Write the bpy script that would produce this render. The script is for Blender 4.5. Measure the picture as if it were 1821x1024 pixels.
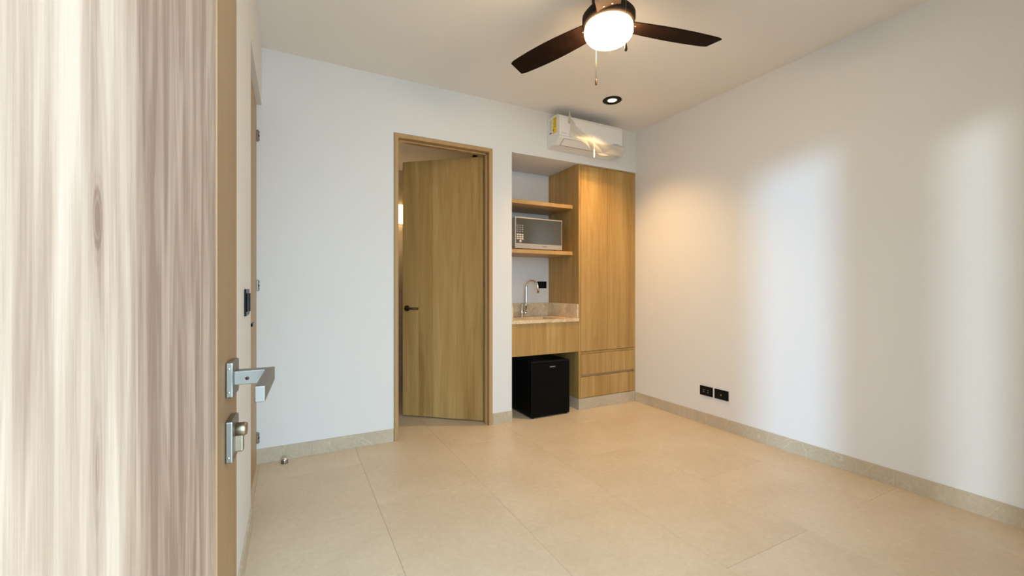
import bpy, bmesh, math, random
from mathutils import Vector, Matrix
random.seed(7)
for o in list(bpy.data.objects): bpy.data.objects.remove(o, do_unlink=True)
S = bpy.context.scene
C = S.collection
R = math.radians

# ------------------------------------------------------------------ camera
EYE = 1.17
cam_d = bpy.data.cameras.new('camera'); cam = bpy.data.objects.new('camera', cam_d); C.objects.link(cam)
cam_d.sensor_width = 36.0; cam_d.lens = 36.0 * 748.0 / 1821.0; cam_d.clip_start = 0.02
cam.location = (0, 0, EYE); cam.rotation_euler = (R(90), 0, R(-27.6))
S.camera = cam

# ------------------------------------------------------------------ light: sky through the open entrance, low sun, exposure
world = bpy.data.worlds.new('sky'); S.world = world; world.use_nodes = True
bg = world.node_tree.nodes['Background']; bg.inputs[0].default_value = (0.54, 0.80, 1.0, 1); bg.inputs[1].default_value = 13.4

def sun(name, slope, drop, strength, angle, col):
    d = bpy.data.lights.new(name, 'SUN'); d.energy = strength; d.angle = R(angle); d.color = col
    o = bpy.data.objects.new(name, d); C.objects.link(o)
    v = Vector((1, slope, 0)).normalized(); v.z = -math.tan(R(drop))
    o.rotation_euler = v.to_track_quat('-Z', 'Y').to_euler(); o.location = (-3, -3, 3)
sun('low_sun', 0.72, 5.4, 1.9, 4.5, (0.42, 0.69, 1.0))
sun('second_low_sun', 0.395, 6.6, 1.2, 3.5, (0.66, 0.82, 0.92))  # extra sun added to make the nearer bright band on the right wall
pd = bpy.data.lights.new('doorway_portal', 'AREA'); pd.shape = 'RECTANGLE'; pd.size = 0.94; pd.size_y = 2.37
pd.cycles.is_portal = True
po = bpy.data.objects.new('doorway_portal', pd); C.objects.link(po)
po.location = (0.36, -0.36, 1.185); po.rotation_euler = (R(90), 0, 0)

S.view_settings.view_transform = 'Standard'; S.view_settings.look = 'None'
S.view_settings.gamma = 1.0; S.view_settings.use_curve_mapping = False
S.view_settings.exposure = 0.05

# ------------------------------------------------------------------ materials
def new_mat(name):
    m = bpy.data.materials.new(name); m.use_nodes = True
    nt = m.node_tree; return m, nt, nt.nodes['Principled BSDF']
def N(nt, t, **kw):
    n = nt.nodes.new(t)
    for k, v in kw.items(): setattr(n, k, v)
    return n
def simple(name, col, rough=0.5, metal=0.0, spec=0.5, noise=0.0, nscale=40, bump=0.0, emit=None, estr=0, aniso=0):
    m, nt, b = new_mat(name)
    b.inputs['Base Color'].default_value = (*col, 1); b.inputs['Roughness'].default_value = rough
    b.inputs['Metallic'].default_value = metal; b.inputs['Specular IOR Level'].default_value = spec
    if emit: b.inputs['Emission Color'].default_value = (*emit, 1); b.inputs['Emission Strength'].default_value = estr
    if noise or bump:
        tc = N(nt, 'ShaderNodeTexCoord'); nz = N(nt, 'ShaderNodeTexNoise'); nz.inputs['Scale'].default_value = nscale
        nz.inputs['Detail'].default_value = 5
        nt.links.new(tc.outputs['Object'], nz.inputs['Vector'])
        if noise:
            r = N(nt, 'ShaderNodeValToRGB')
            r.color_ramp.elements[0].position = 0.3; r.color_ramp.elements[1].position = 0.7
            r.color_ramp.elements[0].color = (*[c * (1 - noise) for c in col], 1)
            r.color_ramp.elements[1].color = (*[min(1, c * (1 + noise)) for c in col], 1)
            nt.links.new(nz.outputs['Fac'], r.inputs[0]); nt.links.new(r.outputs[0], b.inputs['Base Color'])
        if bump:
            bp = N(nt, 'ShaderNodeBump'); bp.inputs['Strength'].default_value = bump; bp.inputs['Distance'].default_value = 0.002
            nt.links.new(nz.outputs['Fac'], bp.inputs['Height']); nt.links.new(bp.outputs[0], b.inputs['Normal'])
    return m

def wood(name, dark, mid, light, rough=0.5, spec=0.35, plank=0.14, horiz=(1, 1, 0), grain=1.0, contrast=1.0, coat=0.0, zs=1.0, knots=(), darker_end=None):
    """vertical-grain laminate; plank tone bands along the horizontal axis, long streaks, cathedral figure, pores"""
    m, nt, b = new_mat(name); L = nt.links.new
    tc = N(nt, 'ShaderNodeTexCoord'); oi = N(nt, 'ShaderNodeObjectInfo')
    off = N(nt, 'ShaderNodeVectorMath', operation='SCALE'); off.inputs[0].default_value = (7.3, 3.1, 5.7)
    L(oi.outputs['Random'], off.inputs['Scale'])
    add = N(nt, 'ShaderNodeVectorMath', operation='ADD'); L(tc.outputs['Object'], add.inputs[0]); L(off.outputs[0], add.inputs[1])
    dot = N(nt, 'ShaderNodeVectorMath', operation='DOT_PRODUCT'); dot.inputs[1].default_value = horiz; L(add.outputs[0], dot.inputs[0])
    dv = N(nt, 'ShaderNodeMath', operation='DIVIDE'); dv.inputs[1].default_value = plank; L(dot.outputs['Value'], dv.inputs[0])
    fl = N(nt, 'ShaderNodeMath', operation='FLOOR'); L(dv.outputs[0], fl.inputs[0])
    wn = N(nt, 'ShaderNodeTexWhiteNoise', noise_dimensions='1D'); L(fl.outputs[0], wn.inputs['W'])
    # shift the grain per plank
    sh = N(nt, 'ShaderNodeVectorMath', operation='SCALE'); sh.inputs[0].default_value = (0, 0, 9.0); L(wn.outputs['Value'], sh.inputs['Scale'])
    ad2 = N(nt, 'ShaderNodeVectorMath', operation='ADD'); L(add.outputs[0], ad2.inputs[0]); L(sh.outputs[0], ad2.inputs[1])
    def noise(sc, detail, dist=0.0, rg=0.55):
        mp = N(nt, 'ShaderNodeMapping'); mp.inputs['Scale'].default_value = sc; L(ad2.outputs[0], mp.inputs['Vector'])
        n = N(nt, 'ShaderNodeTexNoise'); n.inputs['Scale'].default_value = 1; n.inputs['Detail'].default_value = detail
        n.inputs['Distortion'].default_value = dist; n.inputs['Roughness'].default_value = rg
        L(mp.outputs[0], n.inputs['Vector']); return n.outputs['Fac']
    g = grain
    streak = noise((17 * g, 17 * g, 0.9 * g * zs), 5, 0.5)
    big = noise((6 * g, 6 * g, 0.55 * g * zs), 2, 0.8)
    pores = noise((190 * g, 190 * g, 5 * g * zs), 3)
    # cathedral rings
    mu = N(nt, 'ShaderNodeMath', operation='MULTIPLY'); mu.inputs[1].default_value = 46; L(big, mu.inputs[0])
    sn = N(nt, 'ShaderNodeMath', operation='SINE'); L(mu.outputs[0], sn.inputs[0])
    def madd(a, k, c):
        x = N(nt, 'ShaderNodeMath', operation='MULTIPLY_ADD'); L(a, x.inputs[0]); x.inputs[1].default_value = k
        if isinstance(c, float): x.inputs[2].default_value = c
        else: L(c, x.inputs[2])
        return x.outputs[0]
    f = madd(streak, 0.95 * contrast, -0.20 * contrast)
    f = madd(big, 0.45 * contrast, f)
    f = madd(sn.outputs[0], 0.045 * contrast, f)
    f = madd(pores, 0.28 * contrast, f)
    f = madd(wn.outputs['Value'], 0.26 * contrast, f)
    f = madd(f, 1.0, 0.5 - 0.77 * contrast)
    if darker_end:  # tone drops in a smooth step along local Y
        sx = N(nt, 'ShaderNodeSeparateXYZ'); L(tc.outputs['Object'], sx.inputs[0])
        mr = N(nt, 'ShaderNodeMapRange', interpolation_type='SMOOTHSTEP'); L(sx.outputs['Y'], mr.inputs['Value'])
        mr.inputs['From Min'].default_value = darker_end[0]; mr.inputs['From Max'].default_value = darker_end[1]
        f = madd(mr.outputs['Result'], -darker_end[2], f)
    for (ky, kz, ry, rz, amt) in knots:
        sub = N(nt, 'ShaderNodeVectorMath', operation='SUBTRACT'); L(tc.outputs['Object'], sub.inputs[0]); sub.inputs[1].default_value = (0, ky, kz)
        scl = N(nt, 'ShaderNodeVectorMath', operation='MULTIPLY'); L(sub.outputs[0], scl.inputs[0]); scl.inputs[1].default_value = (0, 1 / ry, 1 / rz)
        ln = N(nt, 'ShaderNodeVectorMath', operation='LENGTH'); L(scl.outputs[0], ln.inputs[0])
        wob = madd(streak, 1.2, ln.outputs['Value'])
        ex = N(nt, 'ShaderNodeMath', operation='MULTIPLY'); L(ln.outputs['Value'], ex.inputs[0]); L(ln.outputs['Value'], ex.inputs[1])
        ng = N(nt, 'ShaderNodeMath', operation='MULTIPLY'); L(ex.outputs[0], ng.inputs[0]); ng.inputs[1].default_value = -0.7
        ga = N(nt, 'ShaderNodeMath', operation='EXPONENT'); L(ng.outputs[0], ga.inputs[0])
        rs = N(nt, 'ShaderNodeMath', operation='SINE'); L(madd(wob, 9.0, 0.0), rs.inputs[0])
        ri = madd(rs.outputs[0], 0.35, 0.65)
        pr = N(nt, 'ShaderNodeMath', operation='MULTIPLY'); L(ga.outputs[0], pr.inputs[0]); L(ri, pr.inputs[1])
        f = madd(pr.outputs[0], -amt, f)
    rp = N(nt, 'ShaderNodeValToRGB'); e = rp.color_ramp.elements
    e[0].position = 0.15; e[0].color = (*dark, 1); e[1].position = 0.85; e[1].color = (*light, 1)
    q = e.new(0.5); q.color = (*mid, 1)
    L(f, rp.inputs[0]); L(rp.outputs[0], b.inputs['Base Color'])
    b.inputs['Roughness'].default_value = rough; b.inputs['Specular IOR Level'].default_value = spec
    b.inputs['Coat Weight'].default_value = coat; b.inputs['Coat Roughness'].default_value = 0.12
    bp = N(nt, 'ShaderNodeBump'); bp.inputs['Strength'].default_value = 0.12; bp.inputs['Distance'].default_value = 0.001
    L(pores, bp.inputs['Height']); L(bp.outputs[0], b.inputs['Normal'])
    return m

def stone(name, a, c, rough=0.35, vein=0.35, scale=1.0, spec=0.5):
    m, nt, b = new_mat(name); L = nt.links.new
    tc = N(nt, 'ShaderNodeTexCoord'); oi = N(nt, 'ShaderNodeObjectInfo')
    off = N(nt, 'ShaderNodeVectorMath', operation='SCALE'); off.inputs[0].default_value = (11, 17, 5); L(oi.outputs['Random'], off.inputs['Scale'])
    add = N(nt, 'ShaderNodeVectorMath', operation='ADD'); L(tc.outputs['Object'], add.inputs[0]); L(off.outputs[0], add.inputs[1])
    def noise(sc, detail, dist):
        n = N(nt, 'ShaderNodeTexNoise'); n.inputs['Scale'].default_value = sc * scale; n.inputs['Detail'].default_value = detail
        n.inputs['Distortion'].default_value = dist; L(add.outputs[0], n.inputs['Vector']); return n.outputs['Fac']
    cloud = noise(2.2, 5, 0.6); fine = noise(38, 6, 0.2); vn = noise(1.7, 4, 1.4)
    r1 = N(nt, 'ShaderNodeValToRGB'); r1.color_ramp.elements[0].color = (*a, 1); r1.color_ramp.elements[1].color = (*c, 1)
    r1.color_ramp.elements[0].position = 0.3; r1.color_ramp.elements[1].position = 0.72
    mx = N(nt, 'ShaderNodeMath', operation='MULTIPLY_ADD'); L(fine, mx.inputs[0]); mx.inputs[1].default_value = 0.55
    mm = N(nt, 'ShaderNodeMath', operation='MULTIPLY_ADD'); L(cloud, mm.inputs[0]); mm.inputs[1].default_value = 0.75; mm.inputs[2].default_value = -0.15
    L(mm.outputs[0], mx.inputs[2]); L(mx.outputs[0], r1.inputs[0])
    rv = N(nt, 'ShaderNodeValToRGB'); el = rv.color_ramp.elements
    el[0].position = 0.485; el[0].color = (0, 0, 0, 1); el[1].position = 0.515; el[1].color = (0, 0, 0, 1)
    k = el.new(0.5); k.color = (1, 1, 1, 1); L(vn, rv.inputs[0])
    fm = N(nt, 'ShaderNodeMath', operation='MULTIPLY'); L(rv.outputs[0], fm.inputs[0]); fm.inputs[1].default_value = vein
    mix = N(nt, 'ShaderNodeMix', data_type='RGBA'); L(fm.outputs[0], mix.inputs['Factor']); L(r1.outputs[0], mix.inputs['A'])
    mix.inputs['B'].default_value = (*[min(1, x * 1.22) for x in c], 1)
    L(mix.outputs['Result'], b.inputs['Base Color'])
    b.inputs['Roughness'].default_value = rough; b.inputs['Specular IOR Level'].default_value = spec
    bp = N(nt, 'ShaderNodeBump'); bp.inputs['Strength'].default_value = 0.06; bp.inputs['Distance'].default_value = 0.002
    L(fine, bp.inputs['Height']); L(bp.outputs[0], b.inputs['Normal'])
    return m

M = {}
M['paint'] = simple('wall_paint', (0.76, 0.745, 0.72), 0.75, spec=0.2, bump=0.10, nscale=160)
M['ceil'] = simple('ceiling_paint', (0.86, 0.83, 0.79), 0.8, spec=0.2, bump=0.06, nscale=140)
M['tile'] = stone('floor_stone', (0.56, 0.455, 0.32), (0.65, 0.55, 0.41), 0.36, 0.10)
M['grout'] = simple('grout', (0.44, 0.365, 0.27), 0.9)
M['skirt'] = stone('skirting_stone', (0.46, 0.385, 0.27), (0.59, 0.505, 0.38), 0.42, 0.45, 1.6)
M['counter'] = stone('counter_marble', (0.52, 0.36, 0.20), (0.86, 0.70, 0.48), 0.22, 0.5, 3.2)
M['oak'] = wood('oak_laminate', (0.31, 0.170, 0.050), (0.455, 0.276, 0.092), (0.58, 0.385, 0.148), 0.45, contrast=0.85)
M['oak_frame'] = wood('oak_frame', (0.36, 0.21, 0.085), (0.44, 0.275, 0.12), (0.52, 0.345, 0.165), 0.45, contrast=0.6)
M['oak_h'] = wood('oak_shelf', (0.36, 0.21, 0.085), (0.46, 0.285, 0.115), (0.54, 0.36, 0.16), 0.45, contrast=0.6)
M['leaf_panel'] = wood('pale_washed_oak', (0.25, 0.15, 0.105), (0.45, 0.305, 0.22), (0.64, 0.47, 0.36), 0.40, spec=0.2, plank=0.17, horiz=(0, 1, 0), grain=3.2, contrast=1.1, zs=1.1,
    knots=((0.105, 0.03, 0.0045, 0.013, 0.6), (0.105, -0.10, 0.005, 0.03, 0.22), (0.19, 0.085, 0.0016, 0.006, 0.6), (-0.02, -0.02, 0.005, 0.05, 0.4)), darker_end=(0.13, 0.18, 0.26))
M['leaf_stile'] = wood('warm_oak_lipping', (0.20, 0.105, 0.045), (0.25, 0.137, 0.06), (0.30, 0.17, 0.08), 0.5, plank=0.2, contrast=0.5, grain=2)
M['nickel'] = simple('satin_nickel', (0.25, 0.225, 0.195), 0.38, 1.0)
M['chrome'] = simple('chrome', (0.80, 0.80, 0.80), 0.08, 1.0)
M['brass'] = simple('aged_brass', (0.30, 0.235, 0.16), 0.4, 1.0)
M['bronze'] = simple('dark_bronze', (0.055, 0.03, 0.02), 0.35, 0.6)
M['black_plastic'] = simple('black_plastic', (0.004, 0.004, 0.005), 0.35, spec=0.2)
M['black_matte'] = simple('black_matte', (0.008, 0.007, 0.006), 0.55, spec=0.2)
M['fridge'] = simple('fridge_black', (0.002, 0.002, 0.002), 0.45, spec=0.10, bump=0.15, nscale=260)
M['fan_metal'] = simple('fan_bronze_metal', (0.022, 0.014, 0.009), 0.65, 0.0, spec=0.12)
M['blade'] = wood('dark_walnut_blade', (0.008, 0.0035, 0.002), (0.018, 0.008, 0.004), (0.034, 0.016, 0.009), 0.75, spec=0.08, plank=5, contrast=0.8)
M['globe'] = simple('lit_frosted_glass', (1, 0.95, 0.85), 0.4, emit=(1.0, 0.68, 0.36), estr=62)
M['lamp'] = simple('lit_downlight', (1, 0.9, 0.7), 0.4, emit=(1.0, 0.86, 0.55), estr=1.6)
M['sconce'] = simple('lit_sconce_glass', (1, 0.9, 0.7), 0.4, emit=(1.0, 0.72, 0.34), estr=5)
M['white_plastic'] = simple('white_plastic', (0.80, 0.79, 0.77), 0.35)
M['yellow'] = simple('yellow_label', (0.85, 0.60, 0.02), 0.5)
M['ink'] = simple('dark_ink', (0.03, 0.028, 0.025), 0.6)
M['greyink'] = simple('grey_print', (0.30, 0.29, 0.28), 0.6)
M['label_white'] = simple('white_label', (0.72, 0.72, 0.72), 0.5)
M['slot'] = simple('dark_slot', (0.04, 0.035, 0.03), 0.7)
M['silver'] = simple('silver_plastic', (0.50, 0.47, 0.43), 0.35, 0.5)
M['mirror'] = simple('mirror_glass', (0.20, 0.185, 0.16), 0.10, 0.95)
M['button'] = simple('pale_button', (0.62, 0.58, 0.50), 0.4)
M['steel'] = simple('sink_steel', (0.55, 0.53, 0.50), 0.25, 1.0)
M['logo'] = simple('logo_silver', (0.75, 0.75, 0.75), 0.3, 0.6)
M['concrete'] = simple('ground_slab_concrete', (0.17, 0.14, 0.11), 0.8, noise=0.15, nscale=6)
M['bath_tile'] = stone('bath_wall_stone', (0.50, 0.40, 0.27), (0.62, 0.52, 0.38), 0.4, 0.3)
def film_mat():
    m, nt, b = new_mat('clear_plastic_film'); L = nt.links.new
    out = nt.nodes['Material Output']
    b.inputs['Base Color'].default_value = (0.72, 0.68, 0.60, 1); b.inputs['Roughness'].default_value = 0.3; b.inputs['Specular IOR Level'].default_value = 0.6
    tr = N(nt, 'ShaderNodeBsdfTransparent'); tr.inputs[0].default_value = (1, 0.99, 0.96, 1)
    lw = N(nt, 'ShaderNodeLayerWeight'); lw.inputs[0].default_value = 0.35
    ma = N(nt, 'ShaderNodeMath', operation='MULTIPLY_ADD'); L(lw.outputs['Facing'], ma.inputs[0]); ma.inputs[1].default_value = 0.5; ma.inputs[2].default_value = 0.28
    mx = N(nt, 'ShaderNodeMixShader'); L(ma.outputs[0], mx.inputs[0]); L(tr.outputs[0], mx.inputs[1]); L(b.outputs[0], mx.inputs[2])
    L(mx.outputs[0], out.inputs['Surface']); return m
M['film'] = film_mat()

# ------------------------------------------------------------------ mesh helpers
def bm_box(bm, x0, x1, y0, y1, z0, z1, bev=0.0, seg=2):
    t = bmesh.new(); bmesh.ops.create_cube(t, size=1)
    for v in t.verts:
        v.co = Vector((x0 + (v.co.x + .5) * (x1 - x0), y0 + (v.co.y + .5) * (y1 - y0), z0 + (v.co.z + .5) * (z1 - z0)))
    if bev: bmesh.ops.bevel(t, geom=t.edges[:], offset=bev, segments=seg, profile=0.5, affect='EDGES')
    merge(bm, t); return bm
def merge(bm, t):
    mp = {v: bm.verts.new(v.co) for v in t.verts}
    for f in t.faces:
        try: nf = bm.faces.new([mp[v] for v in f.verts]); nf.smooth = f.smooth
        except ValueError: pass
    t.free()
def box(*a, **k): return bm_box(bmesh.new(), *a, **k)
def boxes(lst, bev=0.0):
    bm = bmesh.new()
    for b in lst: bm_box(bm, *b, bev=bev)
    return bm
def lathe(bm, prof, origin=(0, 0, 0), axis='Z', n=40, smooth=True):
    """prof: list of (r, h) ; closed at r=0 ends"""
    rings = []
    ox, oy, oz = origin
    def P(r, a, h):
        c, s = r * math.cos(a), r * math.sin(a)
        if axis == 'Z': return (ox + c, oy + s, oz + h)
        if axis == 'X': return (ox + h, oy + c, oz + s)
        return (ox + s, oy + h, oz + c)
    for r, h in prof:
        if r < 1e-6: rings.append([bm.verts.new(P(0, 0, h))])
        else: rings.append([bm.verts.new(P(r, 2 * math.pi * i / n, h)) for i in range(n)])
    for A, B in zip(rings, rings[1:]):
        for i in range(n):
            j = (i + 1) % n
            if len(A) == 1 and len(B) == 1: continue
            if len(A) == 1: vs = [A[0], B[i], B[j]]
            elif len(B) == 1: vs = [A[i], A[j], B[0]]
            else: vs = [A[i], A[j], B[j], B[i]]
            f = bm.faces.new(vs); f.smooth = smooth
    bmesh.ops.recalc_face_normals(bm, faces=bm.faces[:]); return bm
def tube(bm, pts, r, n=12, caps=True):
    pts = [Vector(p) for p in pts]; rings = []
    rr = r if isinstance(r, (list, tuple)) else [r] * len(pts)
    up = Vector((0.123, 0.456, 0.88)).normalized()
    prev = None
    for i, p in enumerate(pts):
        t = (pts[min(i + 1, len(pts) - 1)] - pts[max(i - 1, 0)]).normalized()
        a = (up - t * up.dot(t)).normalized() if prev is None else (prev - t * prev.dot(t)).normalized()
        prev = a; b = t.cross(a)
        rings.append([bm.verts.new(p + rr[i] * (a * math.cos(2 * math.pi * k / n) + b * math.sin(2 * math.pi * k / n))) for k in range(n)])
    for A, B in zip(rings, rings[1:]):
        for k in range(n):
            f = bm.faces.new([A[k], A[(k + 1) % n], B[(k + 1) % n], B[k]]); f.smooth = True
    if caps: bm.faces.new(rings[0][::-1]); bm.faces.new(rings[-1])
    return bm
def prism(bm, poly, lo, hi, axis='X', bev=0.0):
    """poly: 2-D outline; axis X -> (y,z) extruded in x, Z -> (x,y) extruded in z, Y -> (x,z)"""
    t = bmesh.new()
    def P(p, h):
        return (h, p[0], p[1]) if axis == 'X' else ((p[0], p[1], h) if axis == 'Z' else (p[0], h, p[1]))
    a = [t.verts.new(P(p, lo)) for p in poly]; b = [t.verts.new(P(p, hi)) for p in poly]
    t.faces.new(a); t.faces.new(b[::-1])
    for i in range(len(poly)):
        j = (i + 1) % len(poly); t.faces.new([a[i], b[i], b[j], a[j]])
    bmesh.ops.recalc_face_normals(t, faces=t.faces[:])
    if bev: bmesh.ops.bevel(t, geom=t.edges[:], offset=bev, segments=2, profile=.5, affect='EDGES')
    merge(bm, t); return bm

def obj(name, bm, mat, parent=None, local=False, origin=None):
    """bm in world coordinates (or in the parent's frame when local)"""
    if isinstance(bm, bpy.types.Mesh): me = bm; c = Vector((0, 0, 0))
    else:
        lo = Vector((min(v.co.x for v in bm.verts), min(v.co.y for v in bm.verts), min(v.co.z for v in bm.verts)))
        hi = Vector((max(v.co.x for v in bm.verts), max(v.co.y for v in bm.verts), max(v.co.z for v in bm.verts)))
        c = Vector(origin) if origin else (lo + hi) / 2
        for v in bm.verts: v.co -= c
        bmesh.ops.recalc_face_normals(bm, faces=bm.faces[:])
        me = bpy.data.meshes.new(name); bm.to_mesh(me); bm.free()
        me.materials.append(M[mat])
    o = bpy.data.objects.new(name, me); C.objects.link(o)
    if parent:
        o.parent = parent
        base = Vector((0, 0, 0))
        if not local:
            p = parent
            while p: base += p.location; p = p.parent
        o.location = c - base
    else: o.location = c
    return o
def tag(o, label, cat=None, group=None, kind=None):
    o['label'] = label
    if cat: o['category'] = cat
    if group: o['group'] = group
    if kind: o['kind'] = kind
    return o
def thing(name, label, cat, loc, rz=0.0, group=None, kind=None):
    o = bpy.data.objects.new(name, None); C.objects.link(o); o.location = loc; o.rotation_euler = (0, 0, rz)
    o.empty_display_size = 0.1
    return tag(o, label, cat, group, kind)

# ------------------------------------------------------------------ room dimensions
XL, XR, YB, YF, H = -0.18, 3.15, 3.265, -0.20, 2.776
TH = 0.12
DH = 2.36                     # height of door and niche openings
NX0, NX1, NY = 1.705, 2.428, 3.80      # niche left side, wardrobe side, niche back

# floor: slab + tiles 0.6 x 1.2, joints at x = 0.41 + 0.6 n
fl = tag(obj('floor', box(-0.9, XR + TH, -0.34, 4.9, -0.06, -0.004), 'grout'), 'beige large-format stone tile floor of the empty room', 'floor', kind='structure')
tm = {}
col = 0
x = 0.41 - 1.2
k = 0
while x < XR:
    x0, x1 = max(x, -0.32), min(x + 0.6, XR)
    y = 2.34 - 3.6 + (0.6 if k % 2 else 0.0)
    while y < 4.85:
        y0, y1 = max(y, -0.33), min(y + 1.2, 4.85)
        if x1 - x0 > 0.03 and y1 - y0 > 0.03:
            g = 0.0005
            key = (round(x1 - x0, 3), round(y1 - y0, 3))
            if key not in tm:
                o = obj('floor_tile', box(x0 + g, x1 - g, y0 + g, y1 - g, -0.004, 0.0, bev=0.0005, seg=1), 'tile', fl); tm[key] = o.data
            else:
                o = obj('floor_tile', tm[key], None, fl); o.location = Vector(((x0 + x1) / 2, (y0 + y1) / 2, -0.002)) - fl.location
        y += 1.2
    x += 0.6; k += 1

tag(obj('ceiling', box(XL - 0.3, XR + TH, YF - 0.15, NY + 0.1, H, H + 0.1), 'ceil'), 'plain off-white painted ceiling', 'ceiling', kind='structure')
tag(obj('wall_right', box(XR, XR + TH, YF - 0.15, NY + TH, 0, H), 'paint'), 'long white wall with two black socket plates', 'wall', kind='structure')
# back wall with bathroom doorway and kitchenette niche (niche walls included)
DX0, DX1 = 0.688, 1.520       # doorway opening
tag(obj('wall_back', boxes([
    (XL - 0.16, DX0, YB, YB + TH, 0, H), (DX0, DX1, YB, YB + TH, DH, H), (DX1, NX0, YB, YB + TH, 0, H),
    (NX0, XR, YB, YB + TH, DH, H)]), 'paint'), 'white far wall with bathroom doorway and kitchenette niche', 'wall', kind='structure')
tag(obj('wall_niche_side', box(NX0 - 0.10, NX0, YB + TH, NY, 0, H), 'paint'), 'white side wall of the kitchenette niche', 'wall', kind='structure')
tag(obj('wall_niche_back', box(NX0 - 0.10, XR, NY, NY + TH, 0, H), 'paint'), 'white wall at the back of the kitchenette niche', 'wall', kind='structure')
tag(obj('ceiling_niche', box(NX0, XR, YB + TH, NY, DH, DH + 0.06), 'paint'), 'white soffit above the kitchenette niche', 'ceiling', kind='structure')
# left wall with recessed door beside the far wall
LY0, LH = 2.42, 2.39
tag(obj('wall_left', boxes([(XL - TH, XL, YF - 0.15, LY0, 0, H), (XL - TH, XL, LY0, YB, LH, H), (XL - 0.16, XL - TH, LY0 - 0.1, YB, 0, H)]), 'paint'),
    'narrow white wall behind the open entrance door', 'wall', kind='structure')
EX0, EX1 = -0.112, 0.83
tag(obj('wall_front', boxes([(XL - TH, EX0, YF - 0.15, YF, 0, H), (EX0, EX1, YF - 0.15, YF, DH + 0.02, H), (EX1, XR, YF - 0.15, YF, 0, H)]), 'paint'),
    'white wall around the entrance doorway behind the viewer', 'wall', kind='structure')
tag(obj('unseen_ground_slab', box(-5, 6, -6, YF - 0.15, -0.06, -0.01), 'concrete'), 'unseen concrete slab added outside the entrance doorway', 'terrace', kind='structure')  # out of view, added to keep sky light from below off the ceiling

# baseboards (thin stone strips)
BH, BT = 0.098, 0.008
def base(name, pieces, label):
    t = thing(name, label, 'baseboard', (pieces[0][0], pieces[0][2], 0), kind='structure')
    for p in pieces: obj('stone_strip', box(*p, 0, BH, bev=0.0005, seg=1), 'skirt', t)
base('baseboard_right', [(XR - BT, XR, 2.3445, YB - 0.001), (XR - BT, XR, 1.1455, 2.344), (XR - BT, XR, -0.19, 1.145)], 'beige stone skirting along the long white wall')
base('baseboard_back', [(XL - 0.03, 0.12, YB - BT, YB), (0.122, DX0 - 0.002, YB - BT, YB), (DX1 + 0.002, NX0, YB - BT, YB)], 'beige stone skirting along the far wall beside the bathroom doorway')
base('baseboard_left', [(XL, XL + BT, YF, 1.22), (XL, XL + BT, 1.222, LY0)], 'beige stone skirting behind the open entrance door')

# ------------------------------------------------------------------ entrance door (open, close to the viewer)
dvec = Vector((0.0436, 0.99905, 0)); nvec = Vector((0.99905, -0.0436, 0))
hinge = -0.103 * nvec + (0.724 - 0.935) * dvec
d1 = thing('door_1', 'open pale oak entrance door filling the left edge of the view', 'door', (hinge.x, hinge.y, 0), -R(2.5), kind='structure')
W1, HT1 = 0.935, 2.345
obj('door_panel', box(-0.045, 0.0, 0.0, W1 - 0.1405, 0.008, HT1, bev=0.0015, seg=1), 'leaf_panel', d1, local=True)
obj('edge_stile', box(-0.045, 0.0, W1 - 0.1395, W1, 0.008, HT1, bev=0.002, seg=2), 'leaf_stile', d1, local=True)
obj('edge_bead', box(-0.002, 0.0018, W1 - 0.1445, W1 - 0.1365, 0.008, HT1, bev=0.0012, seg=2), 'leaf_stile', d1, local=True)
ys, zs = W1 - 0.064, 1.052
hd = obj('lever_handle', prism(bmesh.new(), [(0.008, ys - 0.0085), (0.052, ys - 0.0085 - 0.10), (0.052, ys + 0.0085), (0.008, ys + 0.0085)][:0] or
    [(0.007, ys - 0.009), (0.0425, ys - 0.009), (0.0425, ys - 0.118), (0.0525, ys - 0.118), (0.0525, ys + 0.009), (0.007, ys + 0.009)],
    zs - 0.009, zs + 0.009, 'Z', bev=0.0008), 'nickel', d1, local=True)
tag(hd, 'satin nickel square lever handle')
def lpart(name, bm, mat, par):     # sub-part given in the door's frame
    o = obj(name, bm, mat, d1, local=True); loc = o.location.copy(); o.parent = par; o.location = loc - par.location; return o
lpart('rose', box(0.0, 0.0085, ys - 0.0235, ys + 0.0235, zs - 0.0225, zs + 0.0225, bev=0.0018), 'nickel', hd)
lpart('set_screw', lathe(bmesh.new(), [(0, 0), (0.0022, 0), (0.0022, 0.0012), (0, 0.0012)], (0.022, ys - 0.0101, zs - 0.001), 'Y', 12), 'bronze', hd)
zc = 0.9735
lk = obj('lock_rose', box(0.0, 0.0085, ys - 0.026, ys + 0.022, zc - 0.0265, zc + 0.0265, bev=0.0018), 'nickel', d1, local=True)
lpart('lock_cylinder', lathe(bmesh.new(), [(0.0, 0.006), (0.009, 0.006), (0.009, 0.018), (0.0075, 0.021), (0, 0.021)], (0, ys, zc + 0.009), 'X', 24), 'brass', lk)
lpart('lock_body_tail', box(0.006, 0.017, ys - 0.005, ys + 0.005, zc - 0.020, zc + 0.006, bev=0.002), 'brass', lk)
for dy in (-0.015, 0.015):
    lpart('rose_screw', lathe(bmesh.new(), [(0, 0), (0.0014, 0), (0.0014, 0.0006), (0, 0.0006)], (0.004, ys - 0.0241, zs + dy), 'Y', 10), 'chrome', hd)
lpart('rose_screw', lathe(bmesh.new(), [(0, 0), (0.0014, 0), (0.0014, 0.0006), (0, 0.0006)], (0.004, ys - 0.0265, zc - 0.019), 'Y', 10), 'chrome', lk)

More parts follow.
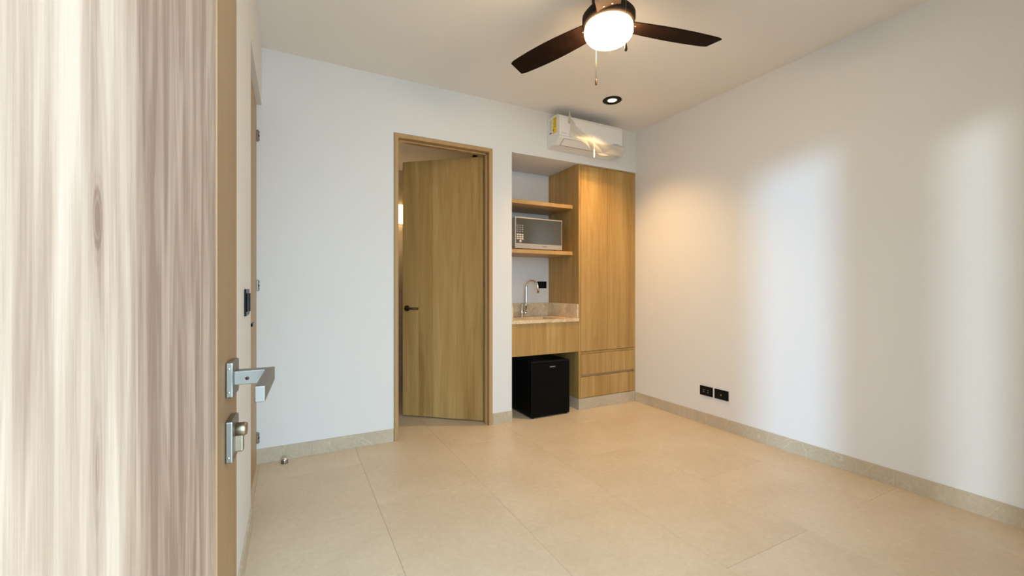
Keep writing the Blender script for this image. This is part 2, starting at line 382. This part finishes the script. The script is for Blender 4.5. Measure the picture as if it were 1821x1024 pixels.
# ------------------------------------------------------------------ bathroom door
d2 = thing('door_2', 'half-open oak bathroom door in its oak frame', 'door', (DX1, YB, 0), kind='structure')
FW = 0.034
fr = obj('door_frame', boxes([
    (DX0 + 0.003, DX0 + FW, YB - 0.006, YB + TH + 0.004, 0, DH - 0.003),
    (DX1 - FW, DX1 - 0.003, YB - 0.006, YB + TH + 0.004, 0, DH - 0.003),
    (DX0 + FW, DX1 - FW, YB - 0.006, YB + TH + 0.004, DH - FW, DH - 0.003)], bev=0.001), 'oak_frame', d2)
obj('shadow_gap', boxes([(DX0, DX0 + 0.003, YB + 0.004, YB + TH, 0, DH), (DX1 - 0.003, DX1, YB + 0.004, YB + TH, 0, DH), (DX0 + .003, DX1 - .003, YB + 0.004, YB + TH, DH - 0.003, DH)]), 'slot', d2)
obj('door_stop_strip', boxes([(DX0 + FW, DX0 + FW + 0.012, YB + 0.045, YB + 0.078, 0, DH - FW),
    (DX0 + FW, DX1 - FW, YB + 0.045, YB + 0.078, DH - FW - 0.012, DH - FW), (DX1 - FW - 0.012, DX1 - FW, YB + 0.045, YB + 0.078, 0, DH - FW)], bev=0.001), 'oak_frame', d2)
leaf = bpy.data.objects.new('door_leaf_pivot', None)
bpy.data.objects.remove(leaf)
LW, HT2 = 0.768, DH - FW - 0.006
ang = R(180 - 40.5)
# leaf built flat along +X from hinge then rotated
def rot_bm(bm, a, pos):
    mtx = Matrix.Translation(pos) @ Matrix.Rotation(a, 4, 'Z')
    for v in bm.verts: v.co = mtx @ v.co
    return bm
hp = Vector((DX1 - FW - 0.004, YB + 0.112, 0))
lbm = box(0, LW, -0.002, 0.038, 0.008, HT2, bev=0.0015, seg=1)
# object keeps its own rotation so grain follows the face
lo = obj('door_leaf', lbm, 'oak', d2, local=True, origin=(0, 0, 0))
lo.location = hp - d2.location; lo.rotation_euler = (0, 0, ang)
for v in lo.data.vertices: v.co.y = -v.co.y            # room side is local +y after the turn
lo.data.flip_normals()
def leafpart(name, bm, mat):
    o = obj(name, bm, mat, lo, local=True); return o
hy, hz = LW - 0.046, 0.985
lh = leafpart('lever_handle', tube(bmesh.new(), [(hy, 0.002, hz), (hy, 0.045, hz), (hy - 0.008, 0.052, hz), (hy - 0.02, 0.053, hz), (hy - 0.13, 0.053, hz)], 0.0095, 12), 'bronze')
leafpart('handle_rose', lathe(bmesh.new(), [(0, 0), (0.026, 0), (0.026, 0.008), (0, 0.008)], (hy, 0.002, hz), 'Y', 28), 'bronze')
for zh in (0.22, 1.22, 2.13):
    obj('hinge', tube(bmesh.new(), [(hp.x + 0.002, YB + 0.10, zh - 0.045), (hp.x + 0.002, YB + 0.10, zh + 0.045)], 0.006, 10), 'nickel', d2)

# bathroom behind it
tag(obj('wall_bathroom', boxes([(0.0, NX0 - 0.1, 4.80, 4.90, 0, 2.55), (-0.1, 0.0, YB + TH, 4.9, 0, 2.55), (NX0 - 0.1, NX0, NY, 4.9, 0, 2.55)]), 'bath_tile'), 'warm lit stone wall inside the bathroom', 'wall', kind='structure')
tag(obj('ceiling_bathroom', box(-0.1, NX0, YB + TH, 4.9, 2.50, 2.60), 'ceil'), 'grey-lit ceiling inside the bathroom', 'ceiling', kind='structure')
sc = thing('wall_sconce', 'small glowing wall lamp glimpsed past the bathroom door edge', 'lamp', (1.08, 4.80, 1.88))
obj('back_plate', box(1.035, 1.125, 4.785, 4.80, 1.89, 2.10, bev=0.003), 'bronze', sc)
obj('glass_shade', box(1.03, 1.13, 4.72, 4.785, 1.89, 2.10, bev=0.012), 'sconce', sc)
pl = bpy.data.lights.new('sconce_light', 'POINT'); pl.energy = 2.5; pl.color = (1, 0.72, 0.40); pl.shadow_soft_size = 0.06
plo = bpy.data.objects.new('sconce_light', pl); C.objects.link(plo); plo.location = (1.0, 4.45, 1.75)

# ------------------------------------------------------------------ closed door in the left wall
d3 = thing('door_3', 'closed oak door recessed in the left wall, seen edge-on', 'door', (XL, YB, 0), kind='structure')
XD = XL - 0.030
obj('door_leaf', box(XD - 0.04, XD, LY0 + 0.004, YB - 0.006, 0.006, LH - 0.004, bev=0.001, seg=1), 'oak_frame', d3)
for zh in (0.175, 1.187, 2.182):
    hg = obj('hinge', box(XD, XD + 0.012, YB - 0.013, YB - 0.001, zh - 0.038, zh + 0.038, bev=0.002), 'nickel', d3)
    for s in (-1, 0, 1):
        o = obj('hinge_knuckle', tube(bmesh.new(), [(XD + 0.012, YB - 0.006, zh + s * 0.024 - 0.009), (XD + 0.012, YB - 0.006, zh + s * 0.024 + 0.009)], 0.006, 10), 'bronze' if s == 0 else 'nickel', d3)
        o.parent = hg; o.location = o.location - hg.location
h3 = obj('lever_handle', boxes([(XD + 0.006, XD + 0.034, LY0 + 0.062, LY0 + 0.078, 0.975, 0.991), (XD + 0.024, XD + 0.034, LY0 + 0.062, LY0 + 0.185, 0.975, 0.991)], bev=0.001), 'nickel', d3)
o = obj('rose', box(XD, XD + 0.008, LY0 + 0.045, LY0 + 0.095, 0.958, 1.008, bev=0.0015), 'nickel', d3); o.parent = h3; o.location -= h3.location

# light switch on the left wall
sw = thing('light_switch', 'slim black light switch plate on the wall beside the closed left door', 'switch', (XL, 2.18, 1.05))
obj('cover_plate', box(XL, XL + 0.008, 2.10, 2.26, 1.05, 1.165, bev=0.002), 'black_plastic', sw)
for i, yy in enumerate((2.125, 2.18, 2.235)):
    obj('rocker', box(XL + 0.008, XL + 0.013 + 0.004 * (i == 1), yy - 0.021, yy + 0.021, 1.068, 1.147, bev=0.0015), 'black_plastic', sw)

# door stop
ds = thing('door_stopper', 'small chrome half-ball door stopper on the floor by the far skirting', 'door stopper', (-0.045, 3.20, 0))
obj('dome', lathe(bmesh.new(), [(0.0, 0.036), (0.008, 0.0355), (0.014, 0.032), (0.0185, 0.026), (0.0205, 0.018), (0.020, 0.010), (0.0, 0.010)], (-0.045, 3.20, 0), 'Z', 28), 'chrome', ds)
obj('rubber_ring', lathe(bmesh.new(), [(0.0, 0.0165), (0.0212, 0.0165), (0.0218, 0.0185), (0.0212, 0.0205), (0.0, 0.0205)], (-0.045, 3.20, 0), 'Z', 28), 'black_matte', ds)
obj('base', lathe(bmesh.new(), [(0.0, 0.0), (0.021, 0.0), (0.021, 0.010), (0.0, 0.010)], (-0.045, 3.20, 0), 'Z', 28), 'nickel', ds)

# ------------------------------------------------------------------ wardrobe
wd = thing('wardrobe', 'tall built-in oak wardrobe with two doors and two drawers', 'wardrobe', (NX1, YB, 0))
WF = YB + 0.004
xl, xr = NX1, XR
body = obj('carcass', boxes([(xl, xl + 0.022, WF, NY, 0.11, DH - 0.002), (xr - 0.018, xr - 0.001, WF, NY, 0.11, DH - 0.002),
    (xl + 0.022, xr - 0.018, WF + 0.02, NY, DH - 0.022, DH - 0.002), (xl + 0.022, xr - 0.018, WF + 0.02, NY, 0.11, 0.13), (xl + 0.022, xr - 0.018, WF + 0.022, NY, 0.538, 0.556),
    (xl + 0.022, xr - 0.018, NY - 0.015, NY - 0.001, 0.13, DH - 0.022), (xl + 0.022, xr - 0.018, WF, WF + 0.018, DH - 0.014, DH - 0.002), (xl + 0.022, xr - 0.018, WF + 0.002, WF + 0.02, 0.536, 0.556)], bev=0.0008), 'oak', wd)
mid = 2.775
obj('cabinet_door', box(xl + 0.0245, mid - 0.0015, WF - 0.002, WF + 0.017, 0.560, DH - 0.017, bev=0.001, seg=1), 'oak', wd)
obj('cabinet_door', box(mid + 0.0015, xr - 0.0205, WF - 0.002, WF + 0.017, 0.560, DH - 0.017, bev=0.001, seg=1), 'oak', wd)
obj('drawer_front', box(xl + 0.0245, xr - 0.0205, WF - 0.002, WF + 0.017, 0.335, 0.533, bev=0.001, seg=1), 'oak', wd)
obj('drawer_front', box(xl + 0.0245, xr - 0.0205, WF - 0.002, WF + 0.017, 0.113, 0.311, bev=0.001, seg=1), 'oak', wd)
obj('finger_rail', box(xl + 0.0225, xr - 0.0185, WF + 0.017, WF + 0.03, 0.300, 0.345), 'oak_frame', wd)
obj('stone_plinth', boxes([(xl, xr, WF - 0.003, WF + 0.012, 0.0, 0.1085), (xl, xl + 0.012, WF + 0.012, NY, 0, 0.1085)], bev=0.0008), 'skirt', wd)

# ------------------------------------------------------------------ kitchenette: shelves, counter, apron, sink, tap
SY = 3.365
def shelf(z0, z1, label):
    s = tag(obj('wall_shelf', box(NX0 + 0.001, NX1 - 0.001, SY, NY - 0.001, z0, z1, bev=0.0012, seg=1), 'oak_h'), label, 'shelf', 'niche shelves')
    return s
shelf(1.942, 1.977, 'upper empty oak shelf in the niche')
shelf(1.490, 1.525, 'lower oak shelf in the niche carrying the microwave')
CZ = 0.880
ct = thing('stone_countertop', 'veined beige marble countertop with upstand in the kitchenette niche', 'countertop', (NX0, YB, 0.85))
sx0, sx1, sy0, sy1 = 1.86, 2.26, 3.33, 3.64
a, b_ = NX0 + 0.001, NX1 - 0.001
obj('slab', boxes([(a, sx0, YB - 0.004, NY, .852, CZ), (sx1, b_, YB - 0.004, NY, .852, CZ), (sx0, sx1, YB - 0.004, sy0, .852, CZ), (sx0, sx1, sy1, NY, .852, CZ)]), 'counter', ct)
obj('back_upstand', box(a + 0.016, b_ - 0.016, NY - 0.016, NY - 0.001, CZ, 1.016, bev=0.001), 'counter', ct)
obj('side_upstand', box(a, a + 0.016, YB + 0.004, NY - 0.001, CZ, 1.016, bev=0.001), 'counter', ct)
obj('side_upstand', box(b_ - 0.016, b_, YB + 0.004, NY - 0.001, CZ, 1.016, bev=0.001), 'counter', ct)
ap = tag(obj('counter_apron', box(NX0 + 0.001, NX1 - 0.001, YB + 0.006, YB + 0.026, 0.562, 0.851, bev=0.001, seg=1), 'oak'), 'oak apron panel under the marble countertop', 'panel')
sk = thing('sink_basin', 'small undermount steel sink in the marble countertop', 'sink', (2.06, 3.48, .70))
obj('bowl', boxes([(sx0 - .008, sx0, sy0 - .008, sy1 + .008, .70, .8515), (sx1, sx1 + .008, sy0 - .008, sy1 + .008, .70, .8515), (sx0, sx1, sy0 - .008, sy0, .70, .8515), (sx0, sx1, sy1, sy1 + .008, .70, .8515), (sx0, sx1, sy0, sy1, .70, .708)]), 'steel', sk)
obj('drain', lathe(bmesh.new(), [(0, .708), (.03, .708), (.03, .711), (0.02, .7105), (0, .709)], (2.06, 3.48, 0), 'Z', 24), 'chrome', sk)

tp = thing('kitchen_tap', 'chrome gooseneck tap beside the sink', 'tap', (2.045, 3.70, CZ))
obj('valve_body', lathe(bmesh.new(), [(0, 0), (.026, 0), (.026, .006), (.021, .010), (.021, .098), (.019, .102), (.019, .125), (.016, .132), (0, .132)], (2.045, 3.70, CZ), 'Z', 28), 'chrome', tp)
obj('lever', tube(bmesh.new(), [(2.045, 3.695, CZ + .115), (2.075, 3.675, CZ + .118), (2.10, 3.66, CZ + .124)], [.0065, .0055, .005], 10), 'chrome', tp)
bx_, by_ = 2.088, 3.685
obj('outlet_arm', tube(bmesh.new(), [(2.045, 3.70, CZ + .040), (bx_, by_, CZ + .040), (bx_ + 0.012, by_ - 0.004, CZ + .040)], .011, 14), 'chrome', tp)
dirx, diry = 0.62, -0.785
rad = .062
pts = [(bx_, by_, CZ + .035), (bx_, by_, CZ + .15), (bx_, by_, CZ + .30)]
for i in range(1, 17):
    th = math.pi * i / 16 * 0.97
    r_ = rad * (1 - math.cos(th)); pts.append((bx_ + dirx * r_, by_ + diry * r_, CZ + .30 + rad * math.sin(th)))
e_ = pts[-1]; pts.append((e_[0] + 0.003, e_[1] - 0.004, e_[2] - .05))
obj('gooseneck_spout', tube(bmesh.new(), pts, .0095, 14), 'chrome', tp)
obj('aerator', tube(bmesh.new(), [pts[-1], (pts[-1][0], pts[-1][1], pts[-1][2] - .014)], .0112, 14), 'nickel', tp)

def socket(name, label, cat, loc, parts, group=None):
    t = thing(name, label, cat, loc, group=group)
    for n, bm, m in parts: obj(n, bm, m, t)
    return t
socket('wall_socket', 'black socket plate on the niche wall behind the tap', 'socket', (2.34, NY, 1.167), [
    ('cover_plate', box(2.284, 2.397, NY - .008, NY, 1.167, 1.239, bev=.002), 'black_plastic'),
    ('socket_insert', box(2.318, 2.362, NY - .0095, NY - .008, 1.18, 1.226, bev=.0006), 'black_matte')])
def wall_plate(y0, y1, label, cat, kind):
    z0, z1 = .247, .327
    t = thing('wall_socket', label, cat, (XR, (y0 + y1) / 2, z0), group='low black plates on the long wall')
    obj('cover_plate', box(XR - .009, XR, y0, y1, z0, z1, bev=.002), 'black_plastic', t)
    yc = (y0 + y1) / 2
    if kind == 'duplex':
        for s in (-1, 1):
            m = obj('socket_insert', box(XR - .011, XR - .009, yc + s * .021 - .017, yc + s * .021 + .017, .265, .309, bev=.0006), 'black_matte', t)
            for dz in (-.008, .008):
                q = obj('pin_slot', box(XR - .0118, XR - .011, yc + s * .021 - .006, yc + s * .021 + .006, .287 + dz - .0018, .287 + dz + .0018), 'greyink', t); q.parent = m; q.location -= m.location
    else:
        m = obj('socket_insert', box(XR - .011, XR - .009, yc - .012, yc + .012, .268, .306, bev=.0006), 'black_matte', t)
        q = obj('data_port', box(XR - .0118, XR - .011, yc - .005, yc + .005, .281, .291), 'greyink', t); q.parent = m; q.location -= m.location
wall_plate(2.362, 2.484, 'black double power socket low on the long wall, nearer the wardrobe', 'socket', 'duplex')
wall_plate(2.217, 2.342, 'black data outlet low on the long wall, farther from the wardrobe', 'socket', 'data')

# ------------------------------------------------------------------ microwave
mx0, mx1, my, mz0, mz1 = 1.815, 2.335, 3.41, 1.537, 1.826
mw = thing('microwave_oven', 'silver mirrored microwave on the niche shelf', 'microwave', (mx0, my, 1.525))
obj('casing', box(mx0, mx1, my + .02, my + .345, mz0, mz1, bev=.004), 'silver', mw)
ff = obj('front_frame', boxes([(mx0, mx1, my, my + .02, mz1 - .010, mz1), (mx0, mx0 + .010, my, my + .02, mz0, mz1 - .010), (mx1 - .006, mx1, my, my + .02, mz0, mz1 - .010), (mx0 + .010, mx1 - .006, my, my + .02, mz0, mz0 + .046)], bev=.0012), 'silver', mw)
obj('mirror_door', box(mx0 + .102, mx1 - .006, my + .003, my + .02, mz0 + .046, mz1 - .010), 'mirror', mw)
cp = obj('control_panel', box(mx0 + .010, mx0 + .101, my + .003, my + .02, mz0 + .046, mz1 - .010), 'mirror', mw)
for r_ in range(7):
    for c_ in range(3):
        x0 = mx0 + .019 + c_ * .025; z0 = mz1 - .072 - r_ * .019 - (0.006 if r_ > 3 else 0)
        big = r_ > 3
        q = obj('key', box(x0, x0 + (.020 if big else .016), my + .0015, my + .003, z0 - (.014 if big else .008), z0, bev=.0005, seg=1), 'button' if big else 'greyink', mw); q.parent = cp; q.location -= cp.location
q = obj('start_button', lathe(bmesh.new(), [(0, 0), (.013, 0), (.013, .003), (0, .003)], (mx0 + .056, my, mz0 + .066), 'Y', 20), 'button', mw); q.parent = cp; q.location -= cp.location
def glyphs(name, x0, z0, y, w, h, n, mat, parent, slant=0.0, horiz='X'):
    bm = bmesh.new(); st = w / n
    for i in range(n):
        xx = x0 + i * st
        bm_box(bm, xx, xx + st * .28, y - .0006, y, z0, z0 + h)
        if i % 2 == 0: bm_box(bm, xx + st * .28, xx + st * .72, y - .0006, y, z0 + h * .78, z0 + h)
        if i % 3 != 1: bm_box(bm, xx + st * .28, xx + st * .72, y - .0006, y, z0 + h * .38, z0 + h * .58)
        if i % 2: bm_box(bm, xx + st * .28, xx + st * .72, y - .0006, y, z0, z0 + h * .2)
    for v in bm.verts: v.co.x += slant * (v.co.z - z0)
    return obj(name, bm, mat, parent)
glyphs('logo', mx0 + .30, mz0 + .021, my, .042, .010, 5, 'ink', mw)
for fx in (mx0 + .05, mx1 - .05):
    for fy in (my + .04, my + .31):
        obj('foot', lathe(bmesh.new(), [(0, 1.5255), (.014, 1.5255), (.012, mz0), (0, mz0)], (fx, fy, 0), 'Z', 14), 'black_plastic', mw)

# ------------------------------------------------------------------ mini fridge
fx0, fx1, fy = 1.885, 2.300, 3.235
fg = thing('mini_fridge', 'small black mini fridge under the countertop', 'fridge', (fx0, fy, 0))
obj('cabinet', box(fx0 + .002, fx1 - .002, fy + .045, fy + .46, .010, .505, bev=.004), 'fridge', fg)
dr = obj('fridge_door', box(fx0, fx1, fy, fy + .042, .010, .492, bev=.006), 'fridge', fg)
obj('handle_lip', prism(bmesh.new(), [(fx0 + .004, fy + .004), (fx0 + .06, fy - .002), (fx1 - .06, fy - .002), (fx1 - .004, fy + .004), (fx1 - .004, fy + .04), (fx0 + .004, fy + .04)], .494, .509, 'Z', bev=.002), 'black_plastic', fg)
q = glyphs('logo', fx0 + .195, .448, fy, .058, .009, 6, 'logo', fg, slant=.6); q.parent = dr; q.location -= dr.location
for ax in (fx0 + .03, fx1 - .03):
    for ay in (fy + .03, fy + .42):
        obj('foot', lathe(bmesh.new(), [(0, 0), (.014, 0), (.014, .02), (0, .026)], (ax, ay, 0), 'Z', 14), 'black_plastic', fg)

# ------------------------------------------------------------------ air conditioner
ax0, ax1, af = 2.067, 2.785, 3.06
ac = thing('air_conditioner', 'white wall air conditioner still wrapped in clear film above the wardrobe', 'air conditioner', (ax0, YB, 2.44))
prof = [(YB - .001, 2.700), (YB - .02, 2.706), (af + .03, 2.700), (af + .008, 2.688), (af, 2.665), (af, 2.502), (af + .006, 2.492), (af + .082, 2.446), (YB - .01, 2.438), (YB - .001, 2.445)]
obj('housing', prism(bmesh.new(), prof, ax0, ax1, 'X', bev=.003), 'white_plastic', ac)
# louver on the sloping underside
def slope(t): # 0 front .. 1 back on underside slope
    return (af + .006 + t * .076, 2.492 - t * .046)
def slope_quad(x0, x1, t0, t1, off, th):
    y0, z0 = slope(t0); y1, z1 = slope(t1); nx, nz = -.046 / .0888, -.076 / .0888
    return prism(bmesh.new(), [(y0 + nx * off, z0 + nz * off), (y1 + nx * off, z1 + nz * off), (y1 + nx * (off + th), z1 + nz * (off + th)), (y0 + nx * (off + th), z0 + nz * (off + th))], x0, x1, 'X')
obj('louver_gap', slope_quad(ax0 + .055, ax1 - .04, .06, .97, 0.0, .0012), 'slot', ac)
lv = obj('louver', slope_quad(ax0 + .058, ax1 - .043, .08, .90, .0013, .003), 'white_plastic', ac)
obj('panel_seam', box(ax0 + .004, ax1 - .004, af - .0006, af + .001, 2.5035, 2.5055), 'greyink', ac)
el = obj('energy_label', box(ax0 - .0012, ax0, 3.105, 3.165, 2.545, 2.684), 'yellow', ac)
for i in range(7):
    q = obj('print_line', box(ax0 - .0016, ax0 - .0012, 3.112, 3.158 - .012 * (i % 3), 2.672 - i * .012, 2.675 - i * .012), 'ink', ac); q.parent = el; q.location -= el.location
q = obj('print_mark', box(ax0 - .0016, ax0 - .0012, 3.148, 3.160, 2.568, 2.586), 'ink', ac); q.parent = el; q.location -= el.location
wl = obj('white_label', box(ax0 - .0011, ax0, 3.178, 3.225, 2.548, 2.680), 'label_white', ac)
for i in range(8):
    q = obj('print_line', box(ax0 - .0015, ax0 - .0011, 3.184, 3.218 - .01 * (i % 2), 2.668 - i * .011, 2.6705 - i * .011), 'greyink', ac); q.parent = wl; q.location -= wl.location
q = obj('print_mark', box(ax0 - .0015, ax0 - .0011, 3.184, 3.214, 2.556, 2.566), 'ink', ac); q.parent = wl; q.location -= wl.location
glyphs('logo', ax1 - .105, 2.512, af, .075, .013, 6, 'ink', ac)
glyphs('model_print', ax0 + .022, 2.527, af, .055, .007, 6, 'greyink', ac)
# clear film: loosely pinned sheet over the lower front, pulled down past the louver on the right
def film_sheet(x0, x1, nx, nz, zt, zb_fn, seed, amp):
    rnd = random.Random(seed); bm = bmesh.new(); ph = [rnd.uniform(0, 6.28) for _ in range(8)]
    g = []
    for i in range(nx + 1):
        u = i / nx; row = []
        x = x0 + u * (x1 - x0); zb = zb_fn(u)
        for j in range(nz + 1):
            v = j / nz
            z = zt(u) + (zb - zt(u)) * v
            w = abs(math.sin(5 * u + 2.2 * v + ph[0])) * .6 + abs(math.sin(9 * u - 4 * v + ph[1])) * .4
            y = af - .004 - amp * w * (0.15 + 0.85 * v)
            if z < 2.50: y += min(.05, (2.50 - z) * .55)
            row.append(bm.verts.new((x + .006 * math.sin(7 * v + ph[3]), y, z + .004 * math.sin(11 * u + ph[4]))))
        g.append(row)
    for i in range(nx):
        for j in range(nz):
            bm.faces.new([g[i][j], g[i + 1][j], g[i + 1][j + 1], g[i][j + 1]])
    return bm
obj('clear_film', film_sheet(ax0 + .10, ax1 + .02, 46, 18, lambda u: 2.70 - .19 * min(1, u * 2.2) ** .6 if u < .5 else 2.512,
    lambda u: 2.50 - .088 * min(1, u * 1.6) + .008 * math.sin(9 * u), 3, .03), 'film', ac)
obj('film_peak', prism(bmesh.new(), [(ax0 + .085, 2.62), (ax0 + .10, 2.735), (ax0 + .125, 2.665), (ax0 + .17, 2.625)], af - .008, af - .006, 'Y'), 'film', ac)
obj('white_tape', box(2.414, 2.427, af - .036, af - .0335, 2.350, 2.425, bev=.0008, seg=1), 'white_plastic', ac)
obj('film_strip', boxes([(2.418, 2.422, af - .034, af - .032, 2.42, 2.54)]), 'film', ac)

# ------------------------------------------------------------------ ceiling fan with light
FX, FY, FZ = 1.445, 1.69, 2.537
fan = thing('ceiling_fan', 'dark bronze three-blade ceiling fan with glowing glass bowl light', 'fan', (FX, FY, H))
obj('canopy', lathe(bmesh.new(), [(0, H), (.088, H), (.088, H - .015), (.084, FZ + .085), (.092, FZ + .075), (.118, FZ + .05), (.134, FZ + .03), (.134, FZ + .004), (.128, FZ - .010), (.118, FZ - .018), (0, FZ - .018)], (FX, FY, 0), 'Z', 48), 'fan_metal', fan)
obj('glass_bowl', lathe(bmesh.new(), [(.112, FZ - .010), (.119, FZ - .022), (.1235, FZ - .040), (.1225, FZ - .056), (.116, FZ - .072), (.101, FZ - .089), (.078, FZ - .102), (.045, FZ - .110), (0, FZ - .113)], (FX, FY, 0), 'Z', 48), 'globe', fan)
obj('housing_screw', lathe(bmesh.new(), [(0, -.006), (.0055, -.005), (.0065, 0), (0, 0)], (FX - .04, FY - .1285, FZ + .034), 'Y', 14), 'chrome', fan)
def blade(a):
    L0, L1 = .11, .648
    bm = bmesh.new(); n = 22; t = bmesh.new(); top = []; bot = []
    for i in range(n + 1):
        u = i / n; r = L0 + (L1 - L0) * u
        w = .052 + .023 * math.sin(math.pi * min(1, u * .78 + .06)) - .004 * u
        if u > .97: w -= .006 * ((u - .97) / .03) ** 2
        top.append((r, w + .004)); bot.append((r + .012 * u, -w + .004))
    poly = top + bot[::-1]
    # rounded tip: slight corner cut
    prism(t, poly, -.003, .003, 'Z')
    m = Matrix.Translation((FX, FY, FZ)) @ Matrix.Rotation(R(a), 4, 'Z') @ Matrix.Rotation(R(10), 4, 'X')
    for v in t.verts: v.co = m @ v.co
    return t, m
for a in (108.0, -12.0, 228.0):
    t, m = blade(a)
    bl = obj('blade', t, 'blade', fan)
    ir = bmesh.new(); bm_box(ir, .085, .165, -.034, .036, .003, .010, bev=.002)
    for v in ir.verts: v.co = m @ v.co
    o = obj('blade_bracket', ir, 'fan_metal', fan); o.parent = bl; o.location -= bl.location
    for px, py in ((.145, -.02), (.145, .022)):
        s_ = lathe(bmesh.new(), [(0, -.0055), (.004, -.005), (.005, -.003), (0, -.003)], (px, py, 0), 'Z', 10)
        for v in s_.verts: v.co = m @ v.co
        o = obj('blade_screw', s_, 'nickel', fan); o.parent = bl; o.location -= bl.location
def chain(x, y, z0, z1, fob):
    c = obj('pull_chain', tube(bmesh.new(), [(x, y, z0), (x, y, (z0 + z1) / 2), (x, y, z1)], .0016, 6), 'brass', fan)
    o = obj('chain_fob', lathe(bmesh.new(), [(0, 0), (.0025, -.001), (.0045, -.012), (.0072, -.028), (.0076, -.036), (.005, -.042), (0, -.044)] if fob else [(0, 0), (.004, -.001), (.0052, -.01), (.0052, -.028), (.0042, -.034), (0, -.036)], (x, y, z1), 'Z', 14), 'bronze', fan)
    o.parent = c; o.location -= c.location
chain(FX - .012, FY - .140, FZ + .045, 2.360, True)
chain(FX + .026, FY + .133, FZ, 2.312, False)

# ------------------------------------------------------------------ recessed downlight
QX, QY = 2.425, 2.79
dl = thing('recessed_downlight', 'round black recessed spotlight glowing in the ceiling', 'downlight', (QX, QY, H))
obj('trim_ring', lathe(bmesh.new(), [(.078, H - .0005), (.080, H - .004), (.076, H - .007), (.052, H - .008), (.047, H - .005), (.047, H - .0005)], (QX, QY, 0), 'Z', 48), 'black_matte', dl)
obj('lamp_face', lathe(bmesh.new(), [(0, H - .0022), (.040, H - .0022), (.040, H - .0006), (0, H - .0006)], (QX, QY, 0), 'Z', 36), 'lamp', dl)
obj('baffle', lathe(bmesh.new(), [(.047, H - .0045), (.047, H - .0028), (.040, H - .0024), (.040, H - .0045)], (QX, QY, 0), 'Z', 36), 'black_matte', dl)
sp = bpy.data.lights.new('downlight_lamp', 'SPOT'); sp.energy = 128; sp.color = (1.0, 0.62, 0.27); sp.spot_size = R(110); sp.spot_blend = 0.95; sp.shadow_soft_size = 0.03
so = bpy.data.objects.new('downlight_lamp', sp); C.objects.link(so); so.location = (QX, QY, H - .012); so.rotation_euler = (0, 0, 0)
